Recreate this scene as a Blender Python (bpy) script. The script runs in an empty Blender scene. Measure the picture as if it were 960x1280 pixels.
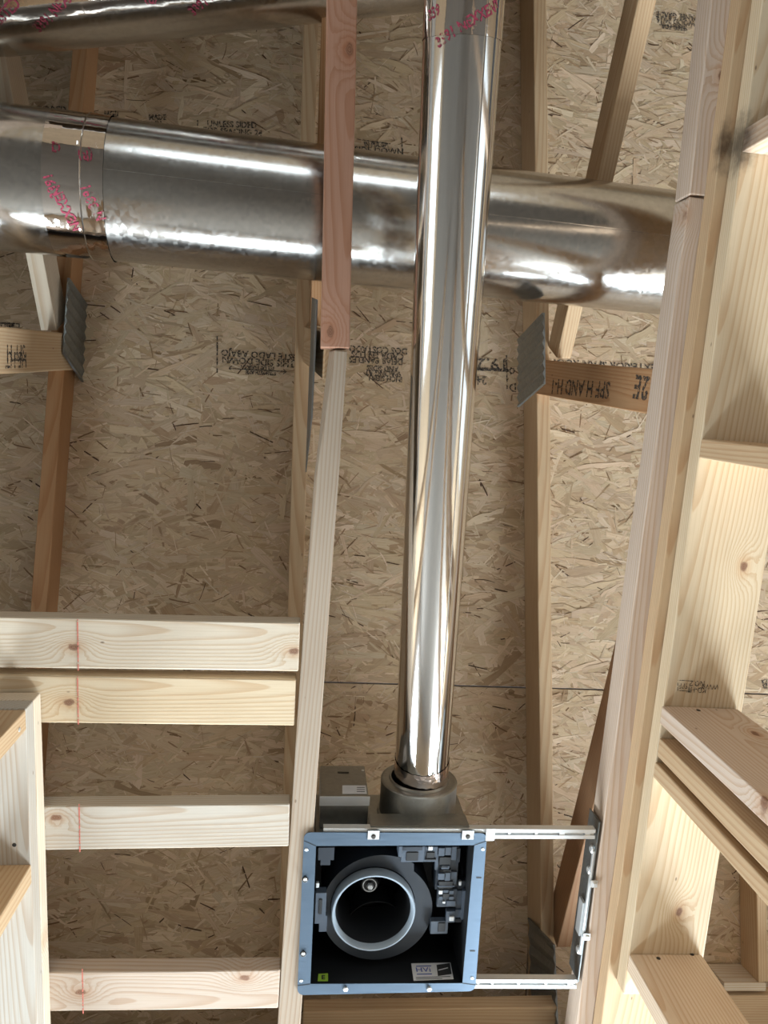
import bpy, bmesh, math, random
import numpy as np
from mathutils import Vector, Matrix, Euler
random.seed(7)
SC = bpy.context.scene
COL = SC.collection

# ------------------------------------------------------------------ camera
# world: X to the picture's right, Y towards the picture's foot, Z up (the camera looks up at the ceiling)
F_PX, CX, CY = 960.0, 480.0, 640.0
ZEN = (390.0, 490.0)            # where plumb lines meet in the picture
SLOPE = 0.05
CAM = Vector((0.0, 0.0, 1.0))
zw = Vector((ZEN[0]-CX, ZEN[1]-CY, F_PX)).normalized()
_t = -(zw.x + zw.y*SLOPE)/zw.z
xw = Vector((1.0, SLOPE, _t)).normalized()
yw = zw.cross(xw)
cam_d = bpy.data.cameras.new('camera')
cam_d.sensor_fit = 'AUTO'; cam_d.sensor_width = 36.0; cam_d.lens = F_PX/1280.0*36.0
cam_d.clip_start = 0.01
cam_o = bpy.data.objects.new('camera', cam_d); COL.objects.link(cam_o)
R = Vector((xw.x, yw.x, zw.x)); D = Vector((xw.y, yw.y, zw.y)); FW = Vector((xw.z, yw.z, zw.z))
U = -D; B = -FW
cam_o.matrix_world = Matrix(((R.x, U.x, B.x, CAM.x), (R.y, U.y, B.y, CAM.y), (R.z, U.z, B.z, CAM.z), (0, 0, 0, 1)))
SC.camera = cam_o

# ------------------------------------------------------------------ light
SC.view_settings.view_transform = 'Standard'
SC.view_settings.look = 'None'
SC.view_settings.gamma = 1.0
SC.view_settings.use_curve_mapping = False
SC.view_settings.exposure = 0.04
w = bpy.data.worlds.new('sky'); SC.world = w; w.use_nodes = True
bg = w.node_tree.nodes['Background']; bg.inputs[0].default_value = (0.80, 0.90, 1.0, 1); bg.inputs[1].default_value = 0.10

def window_light(name, loc, rot, sx, sy, power, col=(0.80, 0.92, 1.0)):
    l = bpy.data.lights.new(name, 'AREA'); l.shape = 'RECTANGLE'; l.size = sx; l.size_y = sy; l.energy = power; l.color = col
    o = bpy.data.objects.new(name, l); COL.objects.link(o); o.location = loc; o.rotation_euler = rot
    return o
H = math.pi/2
window_light('window_daylight', (2.5, 4.02, 1.15), (-H, 0, 0), 1.5, 1.9, 640)
window_light('window_daylight', (-2.1, 4.02, 1.35), (-H, 0, 0), 1.2, 1.3, 330)
window_light('window_daylight', (0.4, -3.52, 0.55), (H, 0, 0), 2.2, 0.8, 24)
window_light('window_daylight', (0.1, 4.02, 1.45), (-H, 0, 0), 1.1, 0.8, 60)
window_light('window_daylight', (-3.52, 0.4, 1.3), (0, -H, 0), 1.4, 1.6, 22)
window_light('window_daylight', (3.52, 0.2, 1.15), (0, H, 0), 1.9, 2.2, 22)

# ------------------------------------------------------------------ picture -> place
def ray(px, py):
    c = Vector((px-CX, py-CY, F_PX))
    return (R*c.x + D*c.y + FW*c.z)
def P(px, py, z):                      # the point at height z seen at a pixel
    d = ray(px, py); return CAM + d*((z-CAM.z)/d.z)
RK = 0.155
def PR(px, py, off=0.0):               # the point on the roof slope (off = distance below the deck)
    d = ray(px, py); c = 3.09-off
    t = (c-CAM.z)/(d.z + RK*d.y); return CAM + d*t
def roof_z(y, off=0.0): return 3.09-off-RK*y
def PPL(px, py, pt, n):
    d = ray(px, py); return CAM + d*((pt-CAM).dot(n)/d.dot(n))
ZB = 2.43                              # underside of the ceiling framing

# ------------------------------------------------------------------ nodes
class NT:
    def __init__(s, name):
        s.m = bpy.data.materials.new(name); s.m.use_nodes = True
        s.t = s.m.node_tree; s.n = s.t.nodes; s.l = s.t.links
        s.bsdf = s.n['Principled BSDF']
    def new(s, typ, **kw):
        n = s.n.new(typ)
        for k, v in kw.items(): setattr(n, k, v)
        return n
    def put(s, sock, v):
        if hasattr(v, 'is_linked') or hasattr(v, 'links'): s.l.new(v, sock)
        else:
            if hasattr(sock, 'default_value'):
                try: sock.default_value = v
                except Exception:
                    sock.default_value = tuple(v) + (1.0,)
    def math(s, op, a, b=None, c=None, clamp=False):
        n = s.new('ShaderNodeMath', operation=op, use_clamp=clamp)
        s.put(n.inputs[0], a)
        if b is not None: s.put(n.inputs[1], b)
        if c is not None: s.put(n.inputs[2], c)
        return n.outputs[0]
    def vmath(s, op, a, b=None, scale=None):
        n = s.new('ShaderNodeVectorMath', operation=op)
        s.put(n.inputs[0], a)
        if b is not None: s.put(n.inputs[1], b)
        if scale is not None: s.put(n.inputs['Scale'], scale)
        return n.outputs['Value'] if op in ('LENGTH', 'DISTANCE', 'DOT_PRODUCT') else n.outputs[0]
    def mix(s, f, a, b, blend='MIX'):
        n = s.new('ShaderNodeMix', data_type='RGBA', blend_type=blend)
        s.put(n.inputs[0], f); s.put(n.inputs[6], a); s.put(n.inputs[7], b)
        return n.outputs[2]
    def noise(s, vec, scale, detail=2.0, rough=0.5, dim='3D'):
        n = s.new('ShaderNodeTexNoise', noise_dimensions=dim)
        s.put(n.inputs['Vector'], vec); s.put(n.inputs['Scale'], scale); s.put(n.inputs['Detail'], detail); s.put(n.inputs['Roughness'], rough)
        return n.outputs[0]
    def ramp(s, f, stops, interp='LINEAR'):
        n = s.new('ShaderNodeValToRGB'); cr = n.color_ramp; cr.interpolation = interp
        while len(cr.elements) > 1: cr.elements.remove(cr.elements[-1])
        for i, (p, c) in enumerate(stops):
            e = cr.elements[0] if i == 0 else cr.elements.new(p)
            e.position = p; e.color = (c[0], c[1], c[2], 1) if len(c) == 3 else c
        s.put(n.inputs[0], f); return n.outputs[0]
    def smooth(s, v, lo, hi):
        n = s.new('ShaderNodeMapRange', interpolation_type='SMOOTHSTEP')
        s.put(n.inputs[0], v); s.put(n.inputs[1], lo); s.put(n.inputs[2], hi); s.put(n.inputs[3], 0.0); s.put(n.inputs[4], 1.0)
        return n.outputs[0]
    def objco(s): return s.new('ShaderNodeTexCoord').outputs['Object']
    def attr(s, name):
        n = s.new('ShaderNodeAttribute', attribute_type='OBJECT', attribute_name=name); return n
    def sep(s, v):
        n = s.new('ShaderNodeSeparateXYZ'); s.put(n.inputs[0], v); return n.outputs
    def comb(s, x, y, z):
        n = s.new('ShaderNodeCombineXYZ'); s.put(n.inputs[0], x); s.put(n.inputs[1], y); s.put(n.inputs[2], z); return n.outputs[0]
    def bump(s, h, strength=0.3, dist=0.001):
        n = s.new('ShaderNodeBump'); s.put(n.inputs['Height'], h); n.inputs['Strength'].default_value = strength; n.inputs['Distance'].default_value = dist
        s.l.new(n.outputs[0], s.bsdf.inputs['Normal'])
    def base(s, c): s.put(s.bsdf.inputs['Base Color'], c)
    def set(s, **kw):
        for k, v in kw.items(): s.put(s.bsdf.inputs[k.replace('_', ' ')], v)

def srgb(r, g, b):
    f = lambda c: (c/255/12.92) if c/255 <= 0.04045 else ((c/255+0.055)/1.055)**2.4
    return (f(r), f(g), f(b))

def wood_material():
    s = NT('sawn_softwood')
    co = s.objco(); tint = s.attr('tint').outputs['Color']; seed = s.attr('seed').outputs['Fac']
    k1 = s.attr('knot1').outputs['Vector']; k2 = s.attr('knot2').outputs['Vector']
    off = s.comb(s.math('MULTIPLY', seed, 7.13), s.math('MULTIPLY', seed, 3.7), s.math('MULTIPLY', seed, 5.3))
    cs = s.vmath('ADD', co, off)
    x, y, z = s.sep(co)
    # growth rings about a pith axis beside the board, wandering along it
    wob = s.noise(s.vmath('MULTIPLY', cs, (1.6, 9.0, 9.0)), 1.0, 2.0)
    wob2 = s.noise(s.vmath('MULTIPLY', cs, (5.0, 40.0, 40.0)), 1.0, 2.0)
    py = s.math('SUBTRACT', y, s.math('MULTIPLY', s.math('SUBTRACT', s.math('FRACT', s.math('MULTIPLY', seed, 1.37)), 0.5), 0.16))
    pz = s.math('ADD', s.math('SUBTRACT', z, s.math('MULTIPLY', s.math('FRACT', s.math('MULTIPLY', seed, 2.91)), 0.05)), 0.065)
    pz = s.math('ADD', pz, s.math('MULTIPLY', s.math('SUBTRACT', x, 1.4), 0.035))
    rad = s.math('SQRT', s.math('ADD', s.math('MULTIPLY', py, py), s.math('MULTIPLY', pz, pz)))
    rad = s.math('ADD', rad, s.math('MULTIPLY', wob, 0.014))
    rad = s.math('ADD', rad, s.math('MULTIPLY', wob2, 0.0025))
    field = rad
    darks = []
    for k in (k1, k2):
        d = s.vmath('SUBTRACT', co, k)
        dl = s.vmath('LENGTH', s.vmath('MULTIPLY', d, (0.62, 1.0, 0.25)))
        jig = s.noise(cs, 120.0, 2.0)
        dl = s.math('ADD', dl, s.math('MULTIPLY', s.math('SUBTRACT', jig, 0.5), 0.005))
        g = s.math('EXPONENT', s.math('MULTIPLY', s.math('MULTIPLY', dl, dl), -1600.0))
        field = s.math('ADD', field, s.math('MULTIPLY', g, 0.032))
        darks.append((s.math('SUBTRACT', 1.0, s.smooth(dl, 0.004, 0.0085)), s.math('SUBTRACT', 1.0, s.smooth(dl, 0.007, 0.022)), dl))
    fr = s.math('FRACT', s.math('MULTIPLY', field, 150.0))
    late = s.math('MULTIPLY', s.smooth(fr, 0.35, 0.92), s.math('SUBTRACT', 1.0, s.smooth(fr, 0.93, 1.0)))
    fib = s.noise(s.vmath('MULTIPLY', cs, (6.0, 420.0, 420.0)), 1.0, 3.0, 0.6)
    blot = s.noise(s.vmath('MULTIPLY', cs, (3.0, 10.0, 10.0)), 1.0, 3.0, 0.6)
    c = s.mix(s.math('MULTIPLY', late, 0.45), tint, s.mix(1.0, tint, (0.70, 0.50, 0.33), 'MULTIPLY'))
    c = s.mix(s.math('MULTIPLY', s.smooth(fib, 0.45, 0.75), 0.28), c, s.mix(1.0, c, (0.72, 0.64, 0.56), 'MULTIPLY'))
    c = s.mix(s.math('MULTIPLY', s.smooth(blot, 0.42, 0.72), 0.35), c, s.mix(1.0, c, (0.80, 0.72, 0.64), 'MULTIPLY'))
    for core, halo, dl in darks:
        c = s.mix(s.math('MULTIPLY', halo, 0.45), c, s.mix(1.0, c, (0.85, 0.62, 0.45), 'MULTIPLY'))
        rr = s.math('FRACT', s.math('MULTIPLY', dl, 420.0))
        c = s.mix(s.math('MULTIPLY', core, 0.9), c, s.mix(rr, (0.13, 0.06, 0.035), (0.27, 0.135, 0.08)))
    st = s.attr('stain').outputs['Vector']
    ds = s.vmath('LENGTH', s.vmath('MULTIPLY', s.vmath('SUBTRACT', co, st), (0.75, 1.0, 1.0)))
    ds = s.math('ADD', ds, s.math('MULTIPLY', s.math('SUBTRACT', s.noise(cs, 28.0, 4.0, 0.65), 0.5), 0.055))
    c = s.mix(s.math('MULTIPLY', s.math('SUBTRACT', 1.0, s.smooth(ds, 0.012, 0.058)), 0.9), c, s.mix(1.0, c, (0.16, 0.15, 0.15), 'MULTIPLY'))
    # small dark specks and mill dirt
    sp = s.new('ShaderNodeTexVoronoi', feature='F1'); s.put(sp.inputs['Vector'], s.vmath('MULTIPLY', cs, (10.0, 22.0, 22.0))); sp.inputs['Scale'].default_value = 1.0
    spk = s.math('SUBTRACT', 1.0, s.smooth(sp.outputs['Distance'], 0.02, 0.055))
    c = s.mix(s.math('MULTIPLY', spk, 0.7), c, (0.12, 0.07, 0.04))
    s.base(c); s.set(Roughness=0.72)
    s.bsdf.inputs['Specular IOR Level'].default_value = 0.25
    s.bump(s.math('ADD', s.math('MULTIPLY', late, 0.5), fib), 0.25, 0.0006)
    return s.m

def osb_material():
    s = NT('strand_board_core'); co = s.objco()
    g = s.noise(s.vmath('MULTIPLY', co, (20.0, 60.0, 1.0)), 1.0, 4.0, 0.65)
    s.base(s.ramp(g, [(0.3, (0.16, 0.095, 0.045)), (0.5, (0.36, 0.24, 0.13)), (0.7, (0.48, 0.35, 0.21))])); s.set(Roughness=0.7)
    s.bump(g, 0.4, 0.001)
    return s.m
def strand_material():
    s = NT('pressed_wood_strands')
    at = s.new('ShaderNodeAttribute', attribute_type='GEOMETRY', attribute_name='strand'); uv = s.new('ShaderNodeTexCoord').outputs['UV']
    u, v, _ = s.sep(uv)
    g = s.noise(s.comb(s.math('MULTIPLY', u, 14.0), s.math('MULTIPLY', v, 520.0), 0.0), 1.0, 3.0, 0.65)
    g2 = s.noise(s.comb(s.math('MULTIPLY', u, 30.0), s.math('MULTIPLY', v, 60.0), 3.0), 1.0, 2.0, 0.6)
    c = at.outputs['Color']
    c = s.mix(s.math('MULTIPLY', s.smooth(g, 0.40, 0.72), 0.50), c, s.mix(1.0, c, (0.66, 0.55, 0.44), 'MULTIPLY'))
    c = s.mix(s.math('MULTIPLY', s.smooth(g2, 0.50, 0.75), 0.35), c, s.mix(1.0, c, (0.74, 0.66, 0.56), 'MULTIPLY'))
    s.base(c); s.set(Roughness=0.6); s.bsdf.inputs['Specular IOR Level'].default_value = 0.3
    s.bump(g, 0.35, 0.0005)
    return s.m

def metal(name, col, rough, spangle=0.0, streak=(1, 1, 1), sscale=0.0, bump=0.0, aniso=0.0, var=0.15, metallic=1.0):
    s = NT(name); co = s.objco()
    n = s.noise(s.vmath('MULTIPLY', co, streak), max(sscale, 1.0), 3.0, 0.6)
    c = s.mix(s.math('MULTIPLY', s.smooth(n, 0.3, 0.7), var*2), col, tuple(v*(1-var*1.6) for v in col))
    if spangle:
        vo = s.new('ShaderNodeTexVoronoi', feature='F1'); s.put(vo.inputs['Vector'], co); vo.inputs['Scale'].default_value = 130.0
        r, g, b = s.sep(vo.outputs['Color'])
        c = s.mix(s.math('MULTIPLY', r, spangle), c, tuple(v*0.6 for v in col))
        s.put(s.bsdf.inputs['Roughness'], s.math('ADD', rough, s.math('MULTIPLY', s.math('SUBTRACT', g, 0.5), spangle*0.25)))
    else:
        s.put(s.bsdf.inputs['Roughness'], s.math('ADD', rough, s.math('MULTIPLY', s.math('SUBTRACT', n, 0.5), rough*0.5)))
    s.base(c); s.set(Metallic=metallic)
    if bump: s.bump(n, bump, 0.001)
    if aniso: s.bsdf.inputs['Anisotropic'].default_value = aniso
    return s.m

def plain(name, col, rough=0.5, metallic=0.0, var=0.1, scale=40.0):
    s = NT(name); n = s.noise(s.objco(), scale, 3.0)
    s.base(s.mix(n, tuple(v*(1-var) for v in col), tuple(min(1, v*(1+var)) for v in col))); s.set(Roughness=rough, Metallic=metallic)
    return s.m

def ink_material(name, col, wear):
    s = NT(name); n = s.noise(s.objco(), 160.0, 3.0, 0.7)
    s.base(s.mix(n, tuple(v*0.7 for v in col), tuple(v*1.4 for v in col))); s.set(Roughness=0.8)
    if wear:
        s.put(s.bsdf.inputs['Alpha'], s.smooth(n, wear-0.10, wear+0.06))
    return s.m

WOOD = wood_material(); OSB = osb_material(); STRAND = strand_material()
GALV = metal('galvanised_duct', (0.57, 0.55, 0.52), 0.19, spangle=0.30, streak=(0.5, 30, 30), sscale=6.0, bump=0.015, var=0.06)
BRIGHT = metal('bright_tin_pipe', (0.70, 0.69, 0.675), 0.11, streak=(0.8, 60, 60), sscale=5.0, bump=0.05, var=0.10)
TAPE = metal('clear_tape_on_metal', (0.66, 0.61, 0.57), 0.06, streak=(18, 18, 18), sscale=2.0, bump=0.25, var=0.06)
FOIL = metal('crumpled_foil_tape', (0.80, 0.70, 0.66), 0.10, streak=(60, 60, 60), sscale=2.0, bump=0.9, var=0.1)
DULL = metal('fan_sheet_steel', (0.36, 0.36, 0.34), 0.42, spangle=0.25, var=0.06)
FLANGE = metal('fan_flange_steel', (0.15, 0.205, 0.275), 0.38, streak=(3, 60, 60), sscale=4.0, var=0.08)
INNER = plain('fan_inner_black', (0.008, 0.009, 0.011), 0.45)
BLOWER = plain('blower_grey_plastic', (0.030, 0.038, 0.051), 0.36, 0.0, 0.08)
CLIPM = plain('connector_grey_plastic', (0.075, 0.095, 0.125), 0.32)
RIM_LIT = plain('blower_rim_highlight', (0.30, 0.36, 0.42), 0.28)  # paler than the blower: the lit rim's highlight is put into the colour
BLACK = plain('black_plastic', (0.012, 0.013, 0.015), 0.4)
ZINC = metal('zinc_bright', (0.72, 0.74, 0.75), 0.40, var=0.08, metallic=0.65)
LIP_GLINT = plain('lip_painted_glint', (0.66, 0.69, 0.72), 0.35, 0.25, 0.05)  # pale base colour stands in for the window's reflection on the lip
PLATE = metal('truss_plate_steel', (0.30, 0.32, 0.325), 0.48, spangle=0.35, var=0.1)
NAIL = plain('nail_head', (0.05, 0.045, 0.04), 0.5, 0.5)
INK = ink_material('black_stamp_ink', (0.045, 0.035, 0.028), 0.49)
INKS = ink_material('black_print', (0.02, 0.02, 0.022), 0)
RED = ink_material('red_tape_print', (0.26, 0.03, 0.06), 0.47)
CHALK = ink_material('red_chalk', (0.55, 0.16, 0.12), 0.45)
BLUE = ink_material('blue_print', (0.05, 0.07, 0.30), 0)
PAPER = plain('white_label', (0.62, 0.63, 0.65), 0.6)
GREENP = plain('green_sticker', (0.30, 0.50, 0.05), 0.5)
CONC = plain('concrete', (0.13, 0.115, 0.10), 0.85, 0, 0.2, 3.0)

# ------------------------------------------------------------------ builders
def link(name, bm, mat, parent=None, M=None, smooth=False):
    me = bpy.data.meshes.new(name); bmesh.ops.recalc_face_normals(bm, faces=bm.faces); bm.to_mesh(me); bm.free()
    if smooth:
        for p in me.polygons: p.use_smooth = True
        me.set_sharp_from_angle(angle=math.radians(40))
    me.materials.append(mat)
    o = bpy.data.objects.new(name, me); COL.objects.link(o)
    if M is None: M = Matrix.Identity(4)
    if parent is not None:
        o.parent = parent
        PW[o.name] = M
        o.matrix_local = PW[parent.name].inverted() @ M
    else:
        o.matrix_world = M; PW[o.name] = M
    return o
PW = {}
def thing(name, label, cat, loc, group=None, kind=None):
    o = bpy.data.objects.new(name, None); COL.objects.link(o); o.location = loc; o.empty_display_size = 0.05
    PW[o.name] = Matrix.Translation(loc)
    if label: o['label'] = label
    if cat: o['category'] = cat
    if group: o['group'] = group
    if kind: o['kind'] = kind
    return o
def tag(o, label, cat, group=None):
    o['label'] = label; o['category'] = cat
    if group: o['group'] = group
    return o

def frame(p0, x, up):
    X = x.normalized(); Z = (up - X*up.dot(X)).normalized(); Y = Z.cross(X)
    return Matrix(((X.x, Y.x, Z.x, p0.x), (X.y, Y.y, Z.y, p0.y), (X.z, Y.z, Z.z, p0.z), (0, 0, 0, 1)))

NB = [0]
def board(name, p0, p1, w, h, tint, parent=None, up=Vector((0, 0, 1)), knots=(), bev=0.0025, chip=None, wave=0.0008, mat=None):
    """sawn timber: p0, p1 are the ends of the middle line of one face, w lies in that face, h runs along 'up' from it"""
    X = (p1-p0); L = X.length
    M = frame(p0, X, up) @ Matrix.Translation((-1, 0, 0))
    bm = bmesh.new(); n = max(2, int(L/0.25)+1); rows = []
    rnd = random.Random(NB[0]*17+5)
    for i in range(n+1):
        x = 1+L*i/n; j = [rnd.uniform(-wave, wave) for _ in range(4)] if 0 < i < n else [0]*4
        row = [bm.verts.new((x, -w/2+j[0], j[1])), bm.verts.new((x, w/2+j[2], j[1])), bm.verts.new((x, w/2+j[2], h)), bm.verts.new((x, -w/2+j[0], h))]
        rows.append(row)
    for a, b in zip(rows, rows[1:]):
        for k in range(4): bm.faces.new((a[k], a[(k+1) % 4], b[(k+1) % 4], b[k]))
    bm.faces.new(rows[0]); bm.faces.new(rows[-1])
    if chip: chip(rows, bm)
    bmesh.ops.recalc_face_normals(bm, faces=bm.faces)
    ed = [e for e in bm.edges if len(e.link_faces) == 2 and e.calc_face_angle(0) > 0.6]
    bmesh.ops.bevel(bm, geom=ed, offset=bev, segments=2, profile=0.5, affect='EDGES')
    o = link(name, bm, mat or WOOD, parent, M)
    NB[0] += 1
    v = 1.0 + 0.10*(rnd.random()-0.5)
    o['tint'] = [tint[0]*v, tint[1]*v, tint[2]*v]; o['seed'] = float((NB[0]*0.618) % 1.0 + NB[0]*0.37)
    Mi = M.inverted(); nrm = (M.to_3x3() @ Vector((0, 0, 1)))
    kk = [Mi @ PPL(a, b, p0, nrm) for a, b in knots]
    o['knot1'] = [kk[0].x, kk[0].y, kk[0].z] if kk else [-50.0, 0.0, 0.0]
    o['knot2'] = [kk[1].x, kk[1].y, kk[1].z] if len(kk) > 1 else [-60.0, 0.0, 0.0]
    return o

def box_bm(bm, c, s, M=None):
    r = bmesh.ops.create_cube(bm, size=1.0)
    for v in r['verts']:
        v.co = Vector((v.co.x*s[0]+c[0], v.co.y*s[1]+c[1], v.co.z*s[2]+c[2]))
        if M is not None: v.co = M @ v.co
    return r['verts']
def box(name, c, s, mat, parent, M=None, bev=0.0):
    """a small box of size s about c, in the frame M (world when None)"""
    bm = bmesh.new(); box_bm(bm, (0, 0, 0), s)
    if bev: bmesh.ops.bevel(bm, geom=bm.edges[:], offset=bev, segments=2, affect='EDGES')
    MM = (M or Matrix.Identity(4)) @ Matrix.Translation(c)
    return link(name, bm, mat, parent, MM)
def quad_plate(name, pts, thick, mat, parent, nrm, ridges=0):
    """a thin plate over four corners, raised by 'thick' along nrm, with stamped ridges"""
    bm = bmesh.new(); nu, nv = (ridges*4 if ridges else 1), 1
    pts = [Vector(p) for p in pts]; n = nrm.normalized()
    top = []; bot = []
    for i in range(nu+1):
        u = i/nu; rt = []; rb = []
        for j in range(nv+1):
            v = j/nv
            p = (pts[0]*(1-u)+pts[3]*u)*(1-v) + (pts[1]*(1-u)+pts[2]*u)*v
            hh = thick + (0.0045*(0.5+0.5*math.cos(i*math.pi/2)) if ridges else 0)
            rt.append(bm.verts.new(p+n*hh)); rb.append(bm.verts.new(p))
        top.append(rt); bot.append(rb)
    for i in range(nu):
        bm.faces.new((top[i][0], top[i+1][0], top[i+1][1], top[i][1])); bm.faces.new((bot[i][0], bot[i][1], bot[i+1][1], bot[i+1][0]))
        for j in (0, 1): bm.faces.new((top[i][j], bot[i][j], bot[i+1][j], top[i+1][j]))
    bm.faces.new((top[0][0], top[0][1], bot[0][1], bot[0][0])); bm.faces.new((top[-1][0], bot[-1][0], bot[-1][1], top[-1][1]))
    c = sum(pts, Vector())/4
    for v in bm.verts: v.co -= c
    return link(name, bm, mat, parent, Matrix.Translation(c))
def lathe(name, prof, M, mat, parent=None, seg=48, close=False, smooth=True):
    """profile of (x along the axis, radius)"""
    bm = bmesh.new(); rings = []
    for x, r in prof:
        rings.append([bm.verts.new((x, r*math.cos(2*math.pi*k/seg), r*math.sin(2*math.pi*k/seg))) for k in range(seg)])
    pairs = list(zip(rings, rings[1:]))
    if close: pairs.append((rings[-1], rings[0]))
    for a, b in pairs:
        for k in range(seg): bm.faces.new((a[k], a[(k+1) % seg], b[(k+1) % seg], b[k]))
    return link(name, bm, mat, parent, M, smooth)
def disc(name, c, n, r, h, mat, parent, seg=12):
    """a small flat head of radius r standing h proud along n"""
    n = n.normalized(); up = Vector((0, 1, 0)) if abs(n.y) < 0.9 else Vector((1, 0, 0))
    M = frame(Vector(c), n, up); bm = bmesh.new()
    rings = [[bm.verts.new((x, q*math.cos(2*math.pi*k/seg), q*math.sin(2*math.pi*k/seg))) for k in range(seg)] for x, q in ((-0.001, r), (h*0.6, r), (h, r*0.7))]
    for a, b in zip(rings, rings[1:]):
        for k in range(seg): bm.faces.new((a[k], a[(k+1) % seg], b[(k+1) % seg], b[k]))
    bm.faces.new(rings[0]); bm.faces.new(rings[-1])
    return link(name, bm, mat, parent, M)

FONT_CACHE = {}
def text_mesh(body, size, bold=0.0, sx=1.0):
    cu = bpy.data.curves.new('txt', 'FONT'); cu.body = body; cu.size = size; cu.align_x = 'CENTER'; cu.align_y = 'CENTER'; cu.space_line = 0.85
    cu.offset = bold; cu.resolution_u = 2
    o = bpy.data.objects.new('txt', cu); COL.objects.link(o)
    bpy.context.view_layer.update()
    me = bpy.data.meshes.new_from_object(o.evaluated_get(bpy.context.evaluated_depsgraph_get()))
    bpy.data.objects.remove(o); bpy.data.curves.remove(cu)
    for v in me.vertices: v.co.x *= sx
    return me
def lettering(body, px, py, h_px, mat, parent, plane, rot=0.0, sx=0.85, lift=0.0006, bold=0.0008):
    """flat print on a surface; plane(px,py) gives the surface point; text runs at rot degrees clockwise in the picture"""
    c = plane(px, py); a = math.radians(rot)
    e = (plane(px+4*math.cos(a), py+4*math.sin(a)) - c); n0 = (plane(px-4*math.sin(a), py+4*math.cos(a)) - c)
    sc = e.length/4
    X = e.normalized(); Zn = X.cross(n0).normalized()              # away from the camera
    Y = Zn.cross(X)                                                 # picture-down
    me = text_mesh(body, h_px*sc*1.35, bold, sx)
    M = Matrix(((X.x, -Y.x, -Zn.x, c.x), (X.y, -Y.y, -Zn.y, c.y), (X.z, -Y.z, -Zn.z, c.z), (0, 0, 0, 1))) @ Matrix.Translation((0, 0, lift))
    me.materials.append(mat); o = bpy.data.objects.new('lettering', me); COL.objects.link(o)
    o.parent = parent; PW[o.name] = M; o.matrix_local = PW[parent.name].inverted() @ M
    return o
def mark(px0, py0, px1, py1, wpx, mat, parent, plane, name='printed_line', lift=0.0006):
    """a printed stroke between two pixels of a surface"""
    a, b = plane(px0, py0), plane(px1, py1); dx, dy = px1-px0, py1-py0; l = math.hypot(dx, dy)
    s = (plane(px0 - dy/l*wpx/2, py0 + dx/l*wpx/2) - a)
    n = (b-a).cross(s).normalized(); n = n if n.dot(CAM-a) > 0 else -n
    bm = bmesh.new(); c = (a+b)/2
    v = [bm.verts.new(q + n*lift - c) for q in (a-s, b-s, b+s, a+s)]; bm.faces.new(v)
    return link(name, bm, mat, parent, Matrix.Translation(c))
def wrap_text(body, size, M, r, xpos, theta, rot, mat, parent, sx=0.8):
    """print laid on a round pipe whose axis is the local X of M"""
    me = text_mesh(body, size, 0.0006, sx); ca, sa = math.cos(rot), math.sin(rot)
    for v in me.vertices:
        x = v.co.x*ca - v.co.y*sa; y = v.co.x*sa + v.co.y*ca
        t = theta - y/r
        v.co = (xpos+x, (r+0.0012)*math.cos(t), (r+0.0012)*math.sin(t))
    me.materials.append(mat); o = bpy.data.objects.new('lettering', me); COL.objects.link(o)
    o.parent = parent; PW[o.name] = M; o.matrix_local = PW[parent.name].inverted() @ M
    return o

# tints (what the timber itself has)
PALE = (0.61, 0.525, 0.415); CREAM = (0.62, 0.50, 0.345); PINK = (0.60, 0.485, 0.395); TAN = (0.51, 0.365, 0.225); WHITE = (0.46, 0.425, 0.375); CHORD = (0.385, 0.315, 0.245); FIR = (0.46, 0.265, 0.135); DARK = (0.34, 0.19, 0.10); GREYW = (0.50, 0.38, 0.28)
BROWN = (0.37, 0.20, 0.095); RED_FIR = (0.40, 0.225, 0.155)

# ------------------------------------------------------------------ setting out of view: floor and outer walls with window openings
def structure(name, bm, mat, M=None):
    o = link(name, bm, mat, None, M); o['kind'] = 'structure'; return o
bm = bmesh.new(); box_bm(bm, (0, 0.25, -0.05), (7.3, 7.8, 0.1)); structure('floor', bm, CONC)
def wall(name, axis, at, lo, hi, ztop, holes, outward):
    """sheathed outer wall with rectangular openings; axis is the wall's running direction"""
    bm = bmesh.new(); t = 0.1; xs = sorted({lo, hi} | {v for h in holes for v in h[:2]}); zs = sorted({0.0, ztop} | {v for h in holes for v in h[2:]})
    for a, b in zip(xs, xs[1:]):
        for c, d in zip(zs, zs[1:]):
            if any(h[0] <= a and b <= h[1] and h[2] <= c and d <= h[3] for h in holes): continue
            m, s = ((a+b)/2, at+outward*t/2, (c+d)/2), (b-a, t, d-c)
            if axis == 'y': m, s = (m[1], m[0], m[2]), (s[1], s[0], s[2])
            box_bm(bm, m, s)
    bmesh.ops.remove_doubles(bm, verts=bm.verts, dist=1e-5)
    return structure(name, bm, OSBW)
OSBW = plain('wall_sheathing', (0.34, 0.25, 0.16), 0.7, 0, 0.25, 9.0)
wall('wall_back', 'x', 4.0, -3.5, 3.5, 2.42, [(1.55, 3.45, 0.2, 2.1), (-2.7, -1.5, 0.7, 2.0), (-0.45, 0.65, 1.05, 1.85)], 1)
wall('wall_front', 'x', -3.5, -3.5, 3.5, 3.55, [(-0.7, 1.5, 0.15, 0.95)], -1)
wall('wall_left', 'y', -3.5, -3.5, 4.0, 2.42, [(-0.4, 1.2, 0.6, 2.0)], -1)
wall('wall_right', 'y', 3.5, -3.5, 4.0, 2.42, [(-0.9, 1.3, 0.2, 2.1)], 1)

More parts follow.
